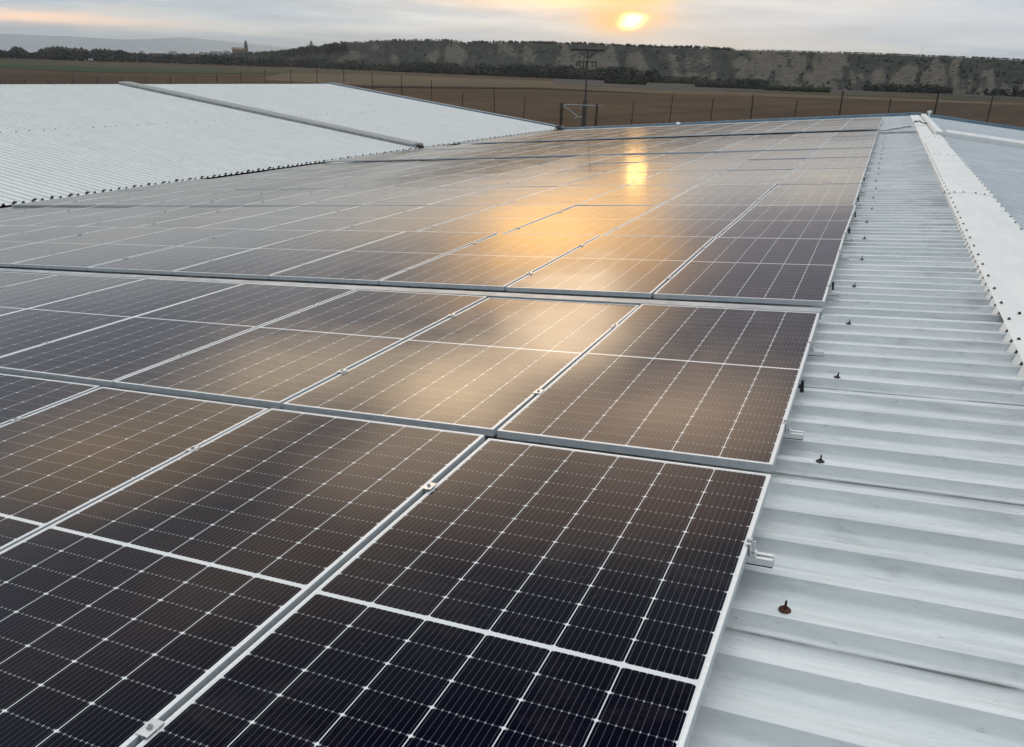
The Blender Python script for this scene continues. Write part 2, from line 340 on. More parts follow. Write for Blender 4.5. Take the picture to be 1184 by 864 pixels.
SKY = [(-420, 60), (150, 63.6), (200, 62.6), (240, 62.2), (270, 61.8), (300, 61), (320, 59.3), (340, 57), (355, 54.6), (370, 54), (385, 51), (400, 49.5), (420, 48.5), (440, 47.3), (460, 46.2), (490, 46.2), (525, 47),
       (537, 50.5), (548, 48.5), (600, 48.7), (640, 49.5), (680, 50.8), (720, 52.5), (760, 54.3), (800, 54.6), (850, 57.6), (900, 58.2), (950, 59.8), (1000, 61), (1060, 63.6), (1120, 65.8), (1184, 69), (1400, 79), (1900, 100)]
DIST = [(-420, 2300), (150, 2100), (240, 1900), (300, 1750), (340, 1500), (380, 1330), (430, 1230), (500, 1120), (600, 1010), (700, 930), (800, 860), (900, 800), (1000, 760), (1184, 740), (1500, 760), (1900, 800)]
def itp(t, x):
    return float(np.interp(x, [q[0] for q in t], [q[1] for q in t]))
def hill_mat(t):
    a = t.new('ShaderNodeAttribute', attribute_name='bare').outputs['Fac']; p = t.tc(); a = t.m('MULTIPLY', a, t.rng(t.noise(p, .009, 3, .6), .38, .62, .45, 1.25))
    n = t.noise(t.vec(p, (1, 1, 1.6)), .035, 7, .68, .6); n2 = t.noise(p, .16, 4, .6); n3 = t.noise(t.vec(p, (1, 1, .35)), .22, 6, .7)
    s_ = t.m('ADD', a, t.m('MULTIPLY', t.m('SUBTRACT', n, .5), 1.25)); s_ = t.m('ADD', s_, t.m('MULTIPLY', t.m('SUBTRACT', n3, .5), .7))
    scrub = t.mix(t.rng(n2, .35, .65), (.032, .037, .033), (.060, .060, .049))
    earth = t.mix(t.rng(n3, .3, .7), (.075, .066, .053), (.150, .131, .106))
    return pbsdf(t, t.mix(t.rng(s_, .37, .54), scrub, earth), .95, 0, t.bump(n3, .6, 2.), .05)
m_hill = mat('mesa_slope', hill_mat)
XS = np.linspace(-420, 1900, 900); NV = 44
hv, hb, spot = [], [], []
for i, px in enumerate(XS):
    D = itp(DIST, px); top = at(px, itp(SKY, px)+.5, D); H = top.z-GZ
    d2 = Vector((top.x-CAM.x, top.y-CAM.y, 0)).normalized(); foot = D-95-.03*D
    sc_ = px*.036*(D/900)
    wq = sc_*1.15+2.4*nz(sc_*.55, 3)+.5*nz(sc_*2.3, 5)
    tops = .66+.5*nz(sc_*.75, 7.5)+.18*nz(sc_*3, 1.5)                              # how high each pale spur reaches
    for j in range(NV):
        v = j/(NV-1)
        ridge = 1-abs(((wq+.55*nz(sc_*1.6, v*2.2)) % 1)*2-1); ridge2 = 1-abs(((sc_*3.1+1.6*nz(sc_*2.1, 9)+.9*nz(sc_*2.5, v*3)) % 1)*2-1)
        if v < .88:
            h = (v/.88); prof = .10*h+.90*max(0, (h-.22)/.78)**1.15 if h > .22 else .10*h
            reach = min(1, tops+.25*ridge)
            spur = max(0, 1-h/max(reach, .05))
            disp = (38*ridge+12*ridge2)*(max(0, 1-h))*min(1, h*4)*(H/40)
            dist = foot+(D-foot)*h**.8-disp+6*nz(px*.05, h*4)
            z = GZ-.3+(H+.3)*prof
            bare = (ridge*.75+ridge2*.45-.02)*(1 if h > .16 else .3)
            bare *= 1/(1+math.exp((h-reach)*14))
            if px < 300: bare *= .25
            elif px < 600: bare *= .78
        else:
            h = 1+(v-.88)*6; dist = D+(v-.88)*2200; z = top.z-.2-(v-.88)*.02*D; bare = -.2
        hv.append((CAM.x+d2.x*dist, CAM.y+d2.y*dist, z)); hb.append(bare)
b = MB(); b.add(hv, [(i*NV+j, (i+1)*NV+j, (i+1)*NV+j+1, i*NV+j+1) for i in range(len(XS)-1) for j in range(NV-1)])
mesa = b.build('mesa_hill', m_hill, smooth=True, recalc=False); tag(mesa, kind='structure')
at_ = mesa.data.attributes.new('bare', 'FLOAT', 'POINT'); at_.data.foreach_set('value', hb)
# far blue mountains
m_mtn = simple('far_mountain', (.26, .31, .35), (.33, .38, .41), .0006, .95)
MT = [(-700, 30), (-400, 34), (-200, 41), (-60, 40), (0, 38.5), (40, 40.5), (80, 41.8), (105, 43.5), (140, 45.5), (175, 45.2), (200, 43.6), (216, 43), (240, 45.5), (270, 48.5), (300, 51.5), (330, 55), (400, 60), (520, 66)]
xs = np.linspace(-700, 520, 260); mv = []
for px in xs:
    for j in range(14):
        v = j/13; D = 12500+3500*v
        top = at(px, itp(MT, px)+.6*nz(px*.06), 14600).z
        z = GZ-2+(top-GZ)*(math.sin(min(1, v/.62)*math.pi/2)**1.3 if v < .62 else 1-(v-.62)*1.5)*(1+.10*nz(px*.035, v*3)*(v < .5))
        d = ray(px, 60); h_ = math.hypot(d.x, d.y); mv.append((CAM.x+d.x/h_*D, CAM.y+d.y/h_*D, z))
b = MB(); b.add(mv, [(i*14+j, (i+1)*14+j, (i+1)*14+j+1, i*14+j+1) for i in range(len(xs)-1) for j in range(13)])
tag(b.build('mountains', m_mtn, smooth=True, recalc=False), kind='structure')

# woods and scrub, many small clumps each
OCT = np.array([(1, 0, 0), (-1, 0, 0), (0, 1, 0), (0, -1, 0), (0, 0, 1), (0, 0, -1)], float)
OF = [(0, 2, 4), (2, 1, 4), (1, 3, 4), (3, 0, 4), (2, 0, 5), (1, 2, 5), (3, 1, 5), (0, 3, 5)]
def leaf_mat(t):
    a = t.new('ShaderNodeAttribute', attribute_name='tint').outputs['Color']; n = t.noise(t.tc(), .7, 4)
    return pbsdf(t, t.mix(t.rng(n, .3, .7, .0, .5), a, (.05, .05, .04)), .9, 0, None, .1)
m_leaf = mat('far_foliage', leaf_mat)
def trees(name, items, label, cat, clumps=9, kind='stuff'):
    V, FF, T = [], [], []
    for (x, y, z0, h, wd_, c) in items:
        for k in range(clumps):
            a = rng.uniform(0, 6.28); rr = wd_*.5*math.sqrt(rng.uniform(0, 1))*.8; hz = rng.uniform(.18, .92)
            rr *= 1-.55*abs(hz-.45); s_ = wd_*rng.uniform(.16, .30)
            ctr = np.array([x+rr*math.cos(a), y+rr*math.sin(a), z0+h*hz])
            vs = OCT*s_*rng.uniform(.6, 1.3, (6, 1))+rng.normal(0, .12*s_, (6, 3))+ctr
            b0 = len(V); V += [tuple(q) for q in vs]; FF += [(b0+i, b0+j, b0+l) for i, j, l in OF]
            f = rng.uniform(.75, 1.3); T += [(c[0]*f, c[1]*f, c[2]*f, 1)]*6
        b0 = len(V); tr = wd_*.05                       # trunk
        V += [(x-tr, y, z0-1), (x+tr, y, z0-1), (x, y+tr, z0-1), (x, y, z0+h*.6)]; FF += [(b0, b0+1, b0+3), (b0+1, b0+2, b0+3), (b0+2, b0, b0+3)]; T += [(.04, .035, .03, 1)]*4
    b = MB(); b.v = V; b.f = FF; o = b.build(name, m_leaf, recalc=False)
    ca = o.data.color_attributes.new('tint', 'FLOAT_COLOR', 'POINT'); ca.data.foreach_set('color', np.array(T, np.float32).ravel())
    if kind == 'stuff': tag(o, label, cat, None, 'stuff')
    else: tag(o, label, cat, kind)
    return o
GREEN, BROWN, GREY = (.026, .036, .027), (.066, .055, .045), (.075, .070, .062)
it = []
for k in range(2300):                      # crest line
    px = rng.uniform(300, 1500); D = itp(DIST, px)+rng.uniform(-6, 60); p_ = at(px, itp(SKY, px)+.7, D)
    dens = .5+.5*nz(px*.03, 5); h = rng.uniform(1.2, 3.2)*(1.1 if px < 850 else .45)*(1 if rng.random() < dens+.3 else .4)
    it.append((p_.x, p_.y, p_.z-h*.35, h, h*1.3, GREEN))
trees('crest_trees', it, 'dark scrubby trees along the skyline of the flat-topped hill', 'trees', 5)
it = []
for k in range(1500):                      # scattered scrub clinging to the slope
    i = int(rng.integers(330, 880)); j = int(rng.integers(6, 36)); q = hv[i*NV+j]
    if hb[i*NV+j] > .35 and rng.random() < .8: continue
    h = rng.uniform(.8, 2.6); it.append((q[0], q[1], q[2]-.3*h, h, h*1.6, (.046, .048, .041) if rng.random() < .7 else (.05, .048, .038)))
trees('slope_scrub', it, 'dark scrub dotted over the gullies of the eroded hillside', 'scrub', 4)
it = []
for k in range(2300):                      # bushes and bare trees at the foot of the slope
    px = 330+rng.random()**1.1*560; D = itp(DIST, px)*.87-100*rng.random()-10
    p_ = at(px, 80, D); n_ = nz(px*.035, 2.2)+.25*rng.normal()
    dark = n_ > .12 or (465 < px < 525) or (585 < px < 625) or (690 < px < 735 and rng.random() < .7)
    h = rng.uniform(5, 10)*(1.15 if dark else .9)*(1 if px < 760 else .5)
    c = GREEN if dark else (BROWN if rng.random() < .55 else GREY)
    it.append((p_.x, p_.y, GZ, h, h*.75, c))
for k in range(420):                       # dark bushes at the foot further right
    px = rng.choice([rng.uniform(1000, 1100), rng.uniform(1140, 1500), rng.uniform(760, 815)]); D = itp(DIST, px)*.86-25*rng.random()
    p_ = at(px, 100, D); h = rng.uniform(2, 5.5); it.append((p_.x, p_.y, GZ, h, h*.95, GREEN if rng.random() < .6 else GREY))
trees('foot_woodland', it, 'dark and bare brown trees in a band at the foot of the pale eroded hill', 'woodland', 8)
it = []
WT = [(-500, 50), (-60, 55), (0, 57), (10, 60), (16, 55), (24, 54.5), (32, 60), (44, 60), (47, 55.8), (65, 54), (85, 56), (100, 57), (140, 57.6), (146, 60.5), (180, 62), (240, 63), (330, 66)]
for k in range(2100):
    px = rng.uniform(-420, 330); D = rng.uniform(1050, 1500); tp = at(px, itp(WT, px)+rng.uniform(0, 2.2), D)
    h = max(3, tp.z-GZ); dk = nz(px*.06, 8) > -.05
    it.append((tp.x, tp.y, GZ, h, h*rng.uniform(.6, .9), (.040, .046, .043) if (dk or px < 40) else (.078, .067, .060)))
trees('distant_woodland', it, 'dusky tree belts on the plain left of the church, below the blue mountains', 'woodland', 9)
it = []
for k in range(700):
    px = rng.uniform(195, 400); D = itp(DIST, px)-rng.uniform(0, 150); tp = at(px, itp(SKY, px)+rng.uniform(-.6, 5), D)
    h = rng.uniform(4, 8); it.append((tp.x, tp.y, tp.z-h*.8, h, h*1.0, GREEN if rng.random() < .6 else (.06, .055, .05)))
trees('village_trees', it, 'dark trees around the church and village on the low rise', 'trees', 7)
def hedge(x0, x1, yb, hpx, c, label):
    it = []
    for k in range(int((x1-x0)*1.6)):
        px = rng.uniform(x0, x1); p_ = gnd(px, yb+(px-x0)*.04+rng.uniform(-.3, .3)); D = math.hypot(p_.x, p_.y); h = hpx*D/F_PX*rng.uniform(.7, 1.1)
        it.append((p_.x, p_.y, GZ, h, h*1.5, c))
    trees('hedge', it, label, 'hedge', 8, 'hedges across the fields')
hedge(884, 958, 104.5, 4.2, (.030, .052, .016), 'bright green low hedge in the fields, below the palest bare cliff')
hedge(804, 880, 100.5, 3.4, (.022, .034, .018), 'dark hedge line in the fields, left of the bright green one')
hedge(700, 745, 96.5, 4.0, (.018, .022, .015), 'dark hedge clump in the field right of the utility pole')

# far buildings
def house(px, yt, yb, wpx, D, label, wall='plaster', roofm='tile', cat='house', name='house', group='pale houses of the distant village'):
    a = at(px, yb, D); k = D/F_PX; h = (yb-yt)*k; w_ = wpx*k; dpt = w_*.6
    d = ray(px, yb); rz = math.atan2(-d.x, d.y)
    e = empty(name, a, (0, 0, rz)); tag(e, label, cat, group)
    MB().box((-w_/2, -dpt/2, -3), (w_/2, dpt/2, h*.68)).build('wall', M[wall], e)
    r = MB(); o_ = .3
    r.add([(-w_/2-o_, -dpt/2-o_, h*.68), (w_/2+o_, -dpt/2-o_, h*.68), (w_/2+o_, dpt/2+o_, h*.68), (-w_/2-o_, dpt/2+o_, h*.68), (-w_/2-o_, 0, h), (w_/2+o_, 0, h)],
          [(0, 1, 5, 4), (2, 3, 4, 5), (0, 4, 3), (1, 2, 5), (0, 3, 2, 1)])
    r.build('roof', M[roofm], e)
    for q in (-.25, .25): MB().box((w_*q-.6, -dpt/2-.05, h*.25), (w_*q+.6, -dpt/2+.05, h*.45)).build('window', M['dark'], e)
    return e
for px, yt, yb, wp, D, lb, rf in (
    (182, 60.6, 63.4, 11, 1750, 'wide pale village house furthest left, at the end of the tree belt', 'plaster'),
    (200, 60.0, 63.0, 7, 1800, 'small pale village house just right of the furthest-left house', 'tile'),
    (236, 59.8, 62.6, 9, 1800, 'pale village house left of the church, beyond a dark tree gap', 'plaster'),
    (250, 58.8, 62.2, 12, 1820, 'longest pale village house on the rise left of the church', 'plaster'),
    (262, 59.4, 62.0, 6, 1800, 'narrow tile-roofed village house closest to the church on its left', 'tile'),
    (300, 59.2, 62.3, 8, 1780, 'pale village house immediately right of the church tower', 'plaster'),
    (311, 59.8, 62.2, 7, 1760, 'village house furthest right, on the way up the hill', 'tile')):
    house(px, yt, yb, wp, D, lb, 'plaster', rf)
house(164, 57.6, 61, 3.2, 1400, 'tiny bright white house alone above the tree belt', 'white', 'white', group=None)
e = house(101, 68.2, 70.4, 21, 1180, 'long low white plastic greenhouse in front of the distant tree belt', 'white', 'white', 'greenhouse', 'greenhouse', group=None)
# church
k = 1760/F_PX; a = at(277, 63, 1760); d = ray(277, 63); ch = empty('church', a, (0, 0, math.atan2(-d.x, d.y)))
tag(ch, 'brown stone church with a tall tower and pointed spire on the low rise', 'church')
MB().box((-7*k, -9, -3), (5*k, 9, 4.6*k)).build('nave_wall', M['stone'], ch)
r = MB(); r.add([(-7.4*k, -10, 4.6*k), (5*k, -10, 4.6*k), (5*k, 10, 4.6*k), (-7.4*k, 10, 4.6*k), (-7.4*k, 0, 6.6*k), (5*k, 0, 6.6*k)], [(0, 1, 5, 4), (2, 3, 4, 5), (0, 4, 3), (1, 2, 5), (0, 3, 2, 1)]); r.build('roof', M['tile'], ch)
tw = MB().box((5*k+.05, -3.5, -3), (5*k+7, 3.5, 8.6*k)).box((5*k-.3, -3.9, 8.6*k), (5*k+7.4, 3.9, 9.0*k)).build('tower', M['stone'], ch)
MB().lathe([(2.7, 9.0*k), (2.5, 11*k), (3.0, 11.1*k), (.15, 14*k), (.1, 14.8*k)], 8, (5*k+3.5, 0, 0)).build('spire', M['darkroof'], ch)
for q in (1.6, 4.6): MB().box((5*k+q, -3.6, 6.4*k), (5*k+q+1.1, -3.45, 7.8*k)).build('belfry_opening', M['dark'], tw).parent = tw
# ruined castle
k = 1420/F_PX; a = at(360, 56.5, 1420); d = ray(360, 56); ru = empty('ruined_castle', a, (0, 0, math.atan2(-d.x, d.y)))
tag(ru, 'jagged grey castle ruin on a rocky knob where the hill begins to rise', 'ruin')
b = MB(); prof = [(-7, 0), (-6, 2.2), (-4.5, 2.8), (-3, 3.6), (-1.5, 4), (-1, 6.4), (1.2, 6.8), (1.6, 4.4), (3, 3.0), (5, 2.0), (7, 0)]
n_ = len(prof); b.add([(x*k, -4, z*k) for x, z in prof]+[(x*k, 4, z*k) for x, z in prof], [tuple(range(n_)), tuple(range(2*n_-1, n_-1, -1))]+[(i, i+n_, i+1+n_, i+1) for i in range(n_-1)]+[(0, n_-1, 2*n_-1, n_)])
b.build('ruined_wall', M['concrete'], ru); MB().box((-.9*k, -5, 3.5*k), (.9*k, 2, 7.4*k)).build('tower_stub', M['concrete'], ru)
# mast on the hill
a = at(1065, 64, 750); mm = MB().tube([a-Vector((0, 0, 2)), a+Vector((0, 0, 6.2))], [.14, .08], 6).tube([a+Vector((-.9, 0, 5.2)), a+Vector((.9, 0, 5.2))], .07, 5).build('mast', M['galv']); tag(mm, 'thin lone mast on the skyline of the flat hilltop', 'mast')

# utility pole
pb = at(674.5, 149, 96); pt = at(677.6, 57.5, 96); pb.z = GZ
up = empty('utility_pole', (pb.x, pb.y, GZ), (0, 0, R(24))); tag(up, 'tall utility pole with one long crossarm standing behind the roof edge', 'utility pole')
HP = pt.z-GZ
MB().tube([(0, 0, 0), (.02, 0, HP*.42), (.0, 0, HP)], [.14, .10, .06], 8).build('pole', M['pole'], up)
MB().tube([(0, -.05, 0), (0, -.05, 2.9)], [.30, .24], 8).build('concrete_footing', M['pole'], up)
MB().box((-1.9, -.12, HP-.12), (1.8, .04, HP+.02)).build('crossarm', M['dark'], up)
MB().box((-1.2, -.06, HP-1.30), (1.0, .04, HP-1.22)).build('lower_crossarm', M['dark'], up)
for q in (-1.15, -.85, -.45, -.12, .55, .95):
    MB().lathe([(.02, 0), (.07, -.1), (.05, -.25), (.08, -.4), (.02, -.5)], 6, (q, -.02, HP-1.30)).build('insulator', M['dark'], up)
for q in (-1.7, 1.6): MB().tube([(0, 0, HP-.9), (q*.6, 0, HP-.15)], .03, 5).build('brace', M['dark'], up)
# pipe gate beside the pole
ga = at(650, 121, 70); gb_ = at(697, 121.5, 70); gdir = (gb_-ga); gl_ = math.hypot(gdir.x, gdir.y)
gt = empty('pipe_gate', (ga.x, ga.y, GZ), (0, 0, math.atan2(gdir.y, gdir.x))); tag(gt, 'pale tube gate frame with a diagonal strut at the foot of the utility pole', 'gate')
tz = ga.z-GZ
MB().tube([(0, 0, tz), (gl_, 0, tz)], .045, 6).build('top_rail', M['galv'], gt)
MB().tube([(.1, 0, tz-.1), (gl_*.42, 0, tz-.95)], .05, 6).build('diagonal_strut', M['galv'], gt)
MB().tube([(gl_*.3, 0, tz-1.05), (gl_*.5, 0, tz-.9)], .05, 6).build('short_strut', M['galv'], gt)
for q in (0, gl_*.86): MB().tube([(q, 0, 0), (q, 0, tz+.15)], .09, 6).build('post', M['wood'], gt)
# wire fence
FP = [(-30, 91, 3), (0, 91, 3), (28, 91, 3), (55, 91, 3), (84, 90, 3), (112, 90, 3), (140, 90, 3), (168, 89.5, 3), (197, 89, 3), (224, 87.5, 3), (250, 85, 3), (278, 82, 3), (306, 80.5, 3), (335.5, 79.5, 3), (366, 76, 3), (397, 74.5, 3), (430, 83, 3), (464, 87, 3), (499, 93, 3), (535, 108, 3), (571.5, 101, 3),
      (607, 112, 3), (648, 119.5, 3), (690, 120, 3), (733, 117, 3), (778, 110, 3), (825, 113, 3), (871, 110, 3), (922, 115, 3), (975, 105.5, 3), (1030, 114, 3), (1086, 104.5, 3), (1148, 111.5, 3), (1212, 110, 3), (1282, 118, 3)]
fe = empty('wire_fence', (0, 60, GZ)); tag(fe, 'line of leaning dark fence posts running behind the far edge of the roofs', 'fence')
fd = []
for i, (px, yt, _) in enumerate(FP):
    nxt = FP[min(i+1, len(FP)-1)][0]; prv = FP[max(i-1, 0)][0]; pitch = (nxt-prv)/(1 if i in (0, len(FP)-1) else 2)
    D = F_PX*4/pitch; D = 3800/float(np.interp(px, [0, 366, 648, 871, 1086, 1282], [27.5, 31, 43, 50, 58, 68]))
    t_ = at(px, yt, D); th = .085 if px in (871, 975, 1086) else .06
    lean = random.uniform(-.12, .12)
    MB().tube([(t_.x+lean, t_.y-60, 0), (t_.x, t_.y-60, t_.z-GZ)], [th*.9, th*.75], 6).build('post', M['wood'], fe); fd.append((t_.x, t_.y-60, t_.z-GZ))
for fz in (.35, .62, .9):
    MB().tube([(x, y, z*fz) for x, y, z in fd], .0022, 4).build('wire', M['dark'], fe)

# ------------------------------------------------------------------ the building: three sheet-metal slopes
SL = math.tan(.0935); RD = .092                        # panel plane slope; roof crest lies RD under it
XR = 1.27; XV = -15.15; YE = 40.4; YN = -9.; XL = -29.85
ZR = XR*SL-RD; ZV = XV*SL-RD
wh = empty('warehouse', (0, 15, GZ)); tag(wh, 'sheet-metal warehouse roofs with three corrugated slopes, ridge cap and valley carrying the solar array', 'building')
def P(o): o.matrix_parent_inverse = Matrix.Translation((0, -15, -GZ)); return o       # children keep world coordinates
def profile(y0, y1, ribh=.046, lap=True):
    out = []; k0 = math.floor((y0-LAP0)/RIB)
    k = k0
    while LAP0+k*RIB < y1:
        c = LAP0+k*RIB; h = ribh
        if lap and k % 5 == 0: out += [(c-.0642, -h+.0003), (c-.0637, -h+.0056), (c-.0600, -h+.0054)]
        else: out += [(c-.100, -h), (c-.062, -h+.0015)]
        out += [(c-.0500, -h+.0050), (c-.0390, -h+.0120), (c-.0225, -.0012), (c-.0225, -.0012), (c-.015, 0), (c+.014, 0), (c+.0215, -.0012), (c+.0215, -.0012), (c+.036, -h+.0035), (c+.046, -h)]
        k += 1
    return [q for q in out if y0 <= q[0] <= y1]
def slope(name, xa, za, xb, zb, y0, y1, mt, nseg, lap=True, ribh=.046, wob=.002):
    pr = profile(y0, y1, ribh, lap); n_ = len(pr); b = MB(); vs = []
    for i in range(nseg+1):
        f = i/nseg; x = xa+(xb-xa)*f; z = za+(zb-za)*f
        for (y, dz) in pr: vs.append((x, y, z+dz+wob*nz(x*.7, y*.5)))
    b.add(vs, [(i*n_+j, i*n_+j+1, (i+1)*n_+j+1, (i+1)*n_+j) for i in range(nseg) for j in range(n_-1) if pr[j] != pr[j+1]])
    return P(b.build(name, mt, wh, recalc=False, smooth=True))
slope('roof_slope', XR, ZR, XV, ZV, YN, YE, M['roof'], 40)
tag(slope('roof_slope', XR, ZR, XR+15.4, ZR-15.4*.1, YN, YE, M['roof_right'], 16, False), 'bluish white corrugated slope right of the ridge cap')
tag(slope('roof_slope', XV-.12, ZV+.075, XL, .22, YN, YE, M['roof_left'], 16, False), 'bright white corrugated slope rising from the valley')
tag(slope('roof_slope', XL, .22, XL-15, .22-15*.1, YN, YE, M['roof_left'], 6, False), 'far side slope behind the left ridge')
P(MB().box((XV-.32, YN, ZV-.16), (XV+.10, YE-.02, ZV-.045)).build('valley_gutter', M['joint'], wh))
# ridge cap with a notched flange closing the sheet ribs
def capbuild(x0, x1, ya, yb, lift, mt=M['cap'], name='ridge_cap'):
    b = MB(); xm = XR; ys = np.arange(ya, yb, .26).tolist()+[yb]
    zc = lambda x: ZR-abs(x-XR)*SL+lift
    xs_ = [x0, x0+.02, (x0+xm)/2, xm-.03, xm+.03, (x1+xm)/2, x1-.02, x1]
    n_ = len(xs_); vs = []
    for y in ys:
        for i, x in enumerate(xs_): vs.append((x, y, zc(x)+.0035*nz(x*3, y*1.3)-(.006 if i in (0, n_-1) else 0)))
    b.add(vs, [(i*n_+j, i*n_+j+1, (i+1)*n_+j+1, (i+1)*n_+j) for i in range(len(ys)-1) for j in range(n_-1)])
    k = math.ceil((ya+.1-LAP0)/RIB)
    for sgn, xe in ((-1, x0), (1, x1)):
        kk = k
        while LAP0+kk*RIB+RIB < yb:
            c = LAP0+kk*RIB; zt = zc(xe)-.006; crest = zc(xe)-lift
            pts = [(c+.036, 0), (c+.050, 1), (c+RIB-.050, 1), (c+RIB-.036, 0)]
            o_ = [(xe, pts[0][0]-.010, zt), (xe+sgn*.022, pts[1][0]-.006, crest-.041), (xe+sgn*.022, pts[2][0]+.006, crest-.041), (xe, pts[3][0]+.010, zt)]
            i_ = [(x-sgn*.0025, y, z-.0005) for x, y, z in o_]
            b.add(o_+i_, [(0, 1, 2, 3), (7, 6, 5, 4), (0, 4, 5, 1), (1, 5, 6, 2), (2, 6, 7, 3), (3, 7, 4, 0)]); kk += 1
    o = P(b.build(name, mt, wh)); return o
LAPS = [-1.2, 5.05, 11.3, 17.6, 23.4]
edges = [YN]+LAPS[:4]+[25.0]
for i in range(len(edges)-1): capbuild(.995, 1.545, edges[i], edges[i+1]+.10, .022+.0025*(i % 2))
for ya, yb, lf in ((25.12, 30.0, .020), (30.1, 35., .024), (35.1, 40.2, .020)): capbuild(1.0, 1.34, ya, yb, lf)
zc = ZR+.02
P(MB().add([(1.40, 25.3, ZR-.01), (1.62, 25.3, ZR-.03), (1.62, 40.2, ZR-.03), (1.40, 40.2, ZR-.01), (1.42, 25.3, ZR+.085), (1.60, 25.3, ZR+.07), (1.60, 40.2, ZR+.07), (1.42, 40.2, ZR+.085)],
           ((0, 3, 2, 1), (4, 5, 6, 7), (0, 1, 5, 4), (1, 2, 6, 5), (2, 3, 7, 6), (3, 0, 4, 7))).build('ridge_duct_cover', M['cap'], wh))
# expansion joint covers across the slopes
def cover(name, xa, za, xb, zb, y0, y1, h, mt, label=None):
    b = MB(); n_ = max(4, int(abs(xb-xa)/1.5)); vs = []
    pr = [(y0, -.03), (y0+.01, h*.75), (y0+.12, h), (y1-.12, h), (y1-.01, h*.75), (y1, -.03)]
    for i in range(n_+1):
        f = i/n_; x = xa+(xb-xa)*f; z = za+(zb-za)*f
        for y, dz in pr: vs.append((x, y+.01*nz(x), z+dz*(1+.08*nz(x*1.1, 4))))
    q = len(pr); b.add(vs, [(i*q+j, i*q+j+1, (i+1)*q+j+1, (i+1)*q+j) for i in range(n_) for j in range(q-1)]+[tuple(range(q)), tuple(n_*q+j for j in range(q))[::-1]])
    o = P(b.build(name, mt, wh));  tag(o, label); return o
cover('joint_cover', .95, .95*SL-RD, XV+.2, ZV+.2*SL, 26.25, 26.95, .055, M['galv'])
cover('joint_cover', 1.66, ZR-.04, 16.6, ZR-15.35*.1, 25.0, 25.75, .17, M['cap'], 'raised white joint cover running down the right slope')
cover('joint_cover', XV-.25, ZV+.10, XL+.05, .225, 25.6, 26.35, .10, M['joint'], 'dark grey joint cover crossing the left white roof')
P(MB().box((.6, 25.98, .0), (16, 26.02, .001)).build('lap_line', M['dark'], wh)) if False else None
# blue verge trim along the far gable ends
def verge(xa, za, xb, zb):
    return P(MB().add([(xa, YE, za-.35), (xb, YE, zb-.35), (xb, YE, zb+.10), (xa, YE, za+.10), (xa, YE+.22, za-.35), (xb, YE+.22, zb-.35), (xb, YE+.22, zb+.10), (xa, YE+.22, za+.10)],
        ((0, 1, 2, 3), (7, 6, 5, 4), (3, 2, 6, 7), (0, 4, 5, 1), (0, 3, 7, 4), (1, 5, 6, 2))).build('verge_trim', M['blue'], wh))
verge(XV+.02, ZV, XR, ZR+.02); verge(XR+.003, ZR+.02, XR+15.4, ZR-1.54); verge(XL+.002, .20, XV-.02, ZV+.04); verge(XL-15, -1.28, XL-.002, .20)
# walls
P(MB().box((XL-14.9, YE-.25, GZ), (XR+15.3, YE-.05, -1.95)).build('wall', M['wall'], wh))
P(MB().box((XL-14.9, YN, GZ), (XR+15.3, YN+.2, -1.95)).build('wall', M['wall'], wh))
P(MB().box((XL-14.95, YN+.21, GZ), (XL-14.75, YE-.26, -1.35)).build('wall', M['wall'], wh))
P(MB().box((XR+15.1, YN+.21, GZ), (XR+15.3, YE-.26, -1.60)).build('wall', M['wall'], wh))
for y in (YN+.02, YE-.22):
    for xa, za, xm, zm, xb, zb in ((XV, ZV-.05, XR, ZR-.05, XR+15.3, ZR-1.59), (XL-14.9, -1.33, XL, .15, XV-.001, ZV-.02)):
        v = [(xa, y, -1.96), (xb, y, -1.96), (xb, y, zb), (xm, y, zm), (xa, y, za)]
        P(MB().add(v+[(a_, b_+.12, c_) for a_, b_, c_ in v], [(0, 1, 2, 3, 4), (9, 8, 7, 6, 5)]+[(i, i+5, (i+1) % 5+5, (i+1) % 5) for i in range(5)]).build('gable_wall', M['wall'], wh))
# dark rib closures along the valley edge of the left slope
proto = MB().lathe([(.030, -.010), (.052, .0), (.048, .030), (.018, .046)], 8).build('rib_closure', M['dark'], wh); P(proto)
allc = [6.0+.416*i for i in range(83)]
first = True
for y in allc:
    loc = (XV-.10, y, ZV+.062)
    if first: proto.location = loc; first = False
    else: c = proto.copy(); C.objects.link(c); c.location = loc; q = random.uniform(.6, .85); c.scale = (q, q, q*random.uniform(.7, 1.1)); c.location.x += random.uniform(-.02, .02)
# screws: rubber washer, hex head and stub
def screw(mt, name='roof_screw'):
    return P(MB().lathe([(.017, 0), (.0165, .003), (.010, .006), (.0062, .0068), (.0062, .012), (.0035, .0125), (.003, .026), (.0015, .030)], 12).build(name, mt, wh))
sc1 = screw(M['dark']); sc1.location = (.16, LAP0+SHEET, .16*SL-RD+.0005); 
ys_ = [LAP0+SHEET*k for k in range(1, 24)]
for y in ys_[1:]:
    c = sc1.copy(); C.objects.link(c); c.location = (.16+random.uniform(-.015, .015), y, .16*SL-RD+.0005); c.rotation_euler = (random.uniform(-.12, .12), random.uniform(-.12, .12), 0)
rs = screw(M['rust']); rs.location = (.145, LAP0+.012, .145*SL-RD+.0005); rs.scale = (1.05, 1.05, 1.1); tag(rs, 'rusty red roof screw nearest the camera')
cs = MB().lathe([(.0105, 0), (.010, .003), (.007, .004), (.007, .009), (.003, .011)], 10).build('cap_screw', M['dark'], wh); P(cs)
n_ = 0
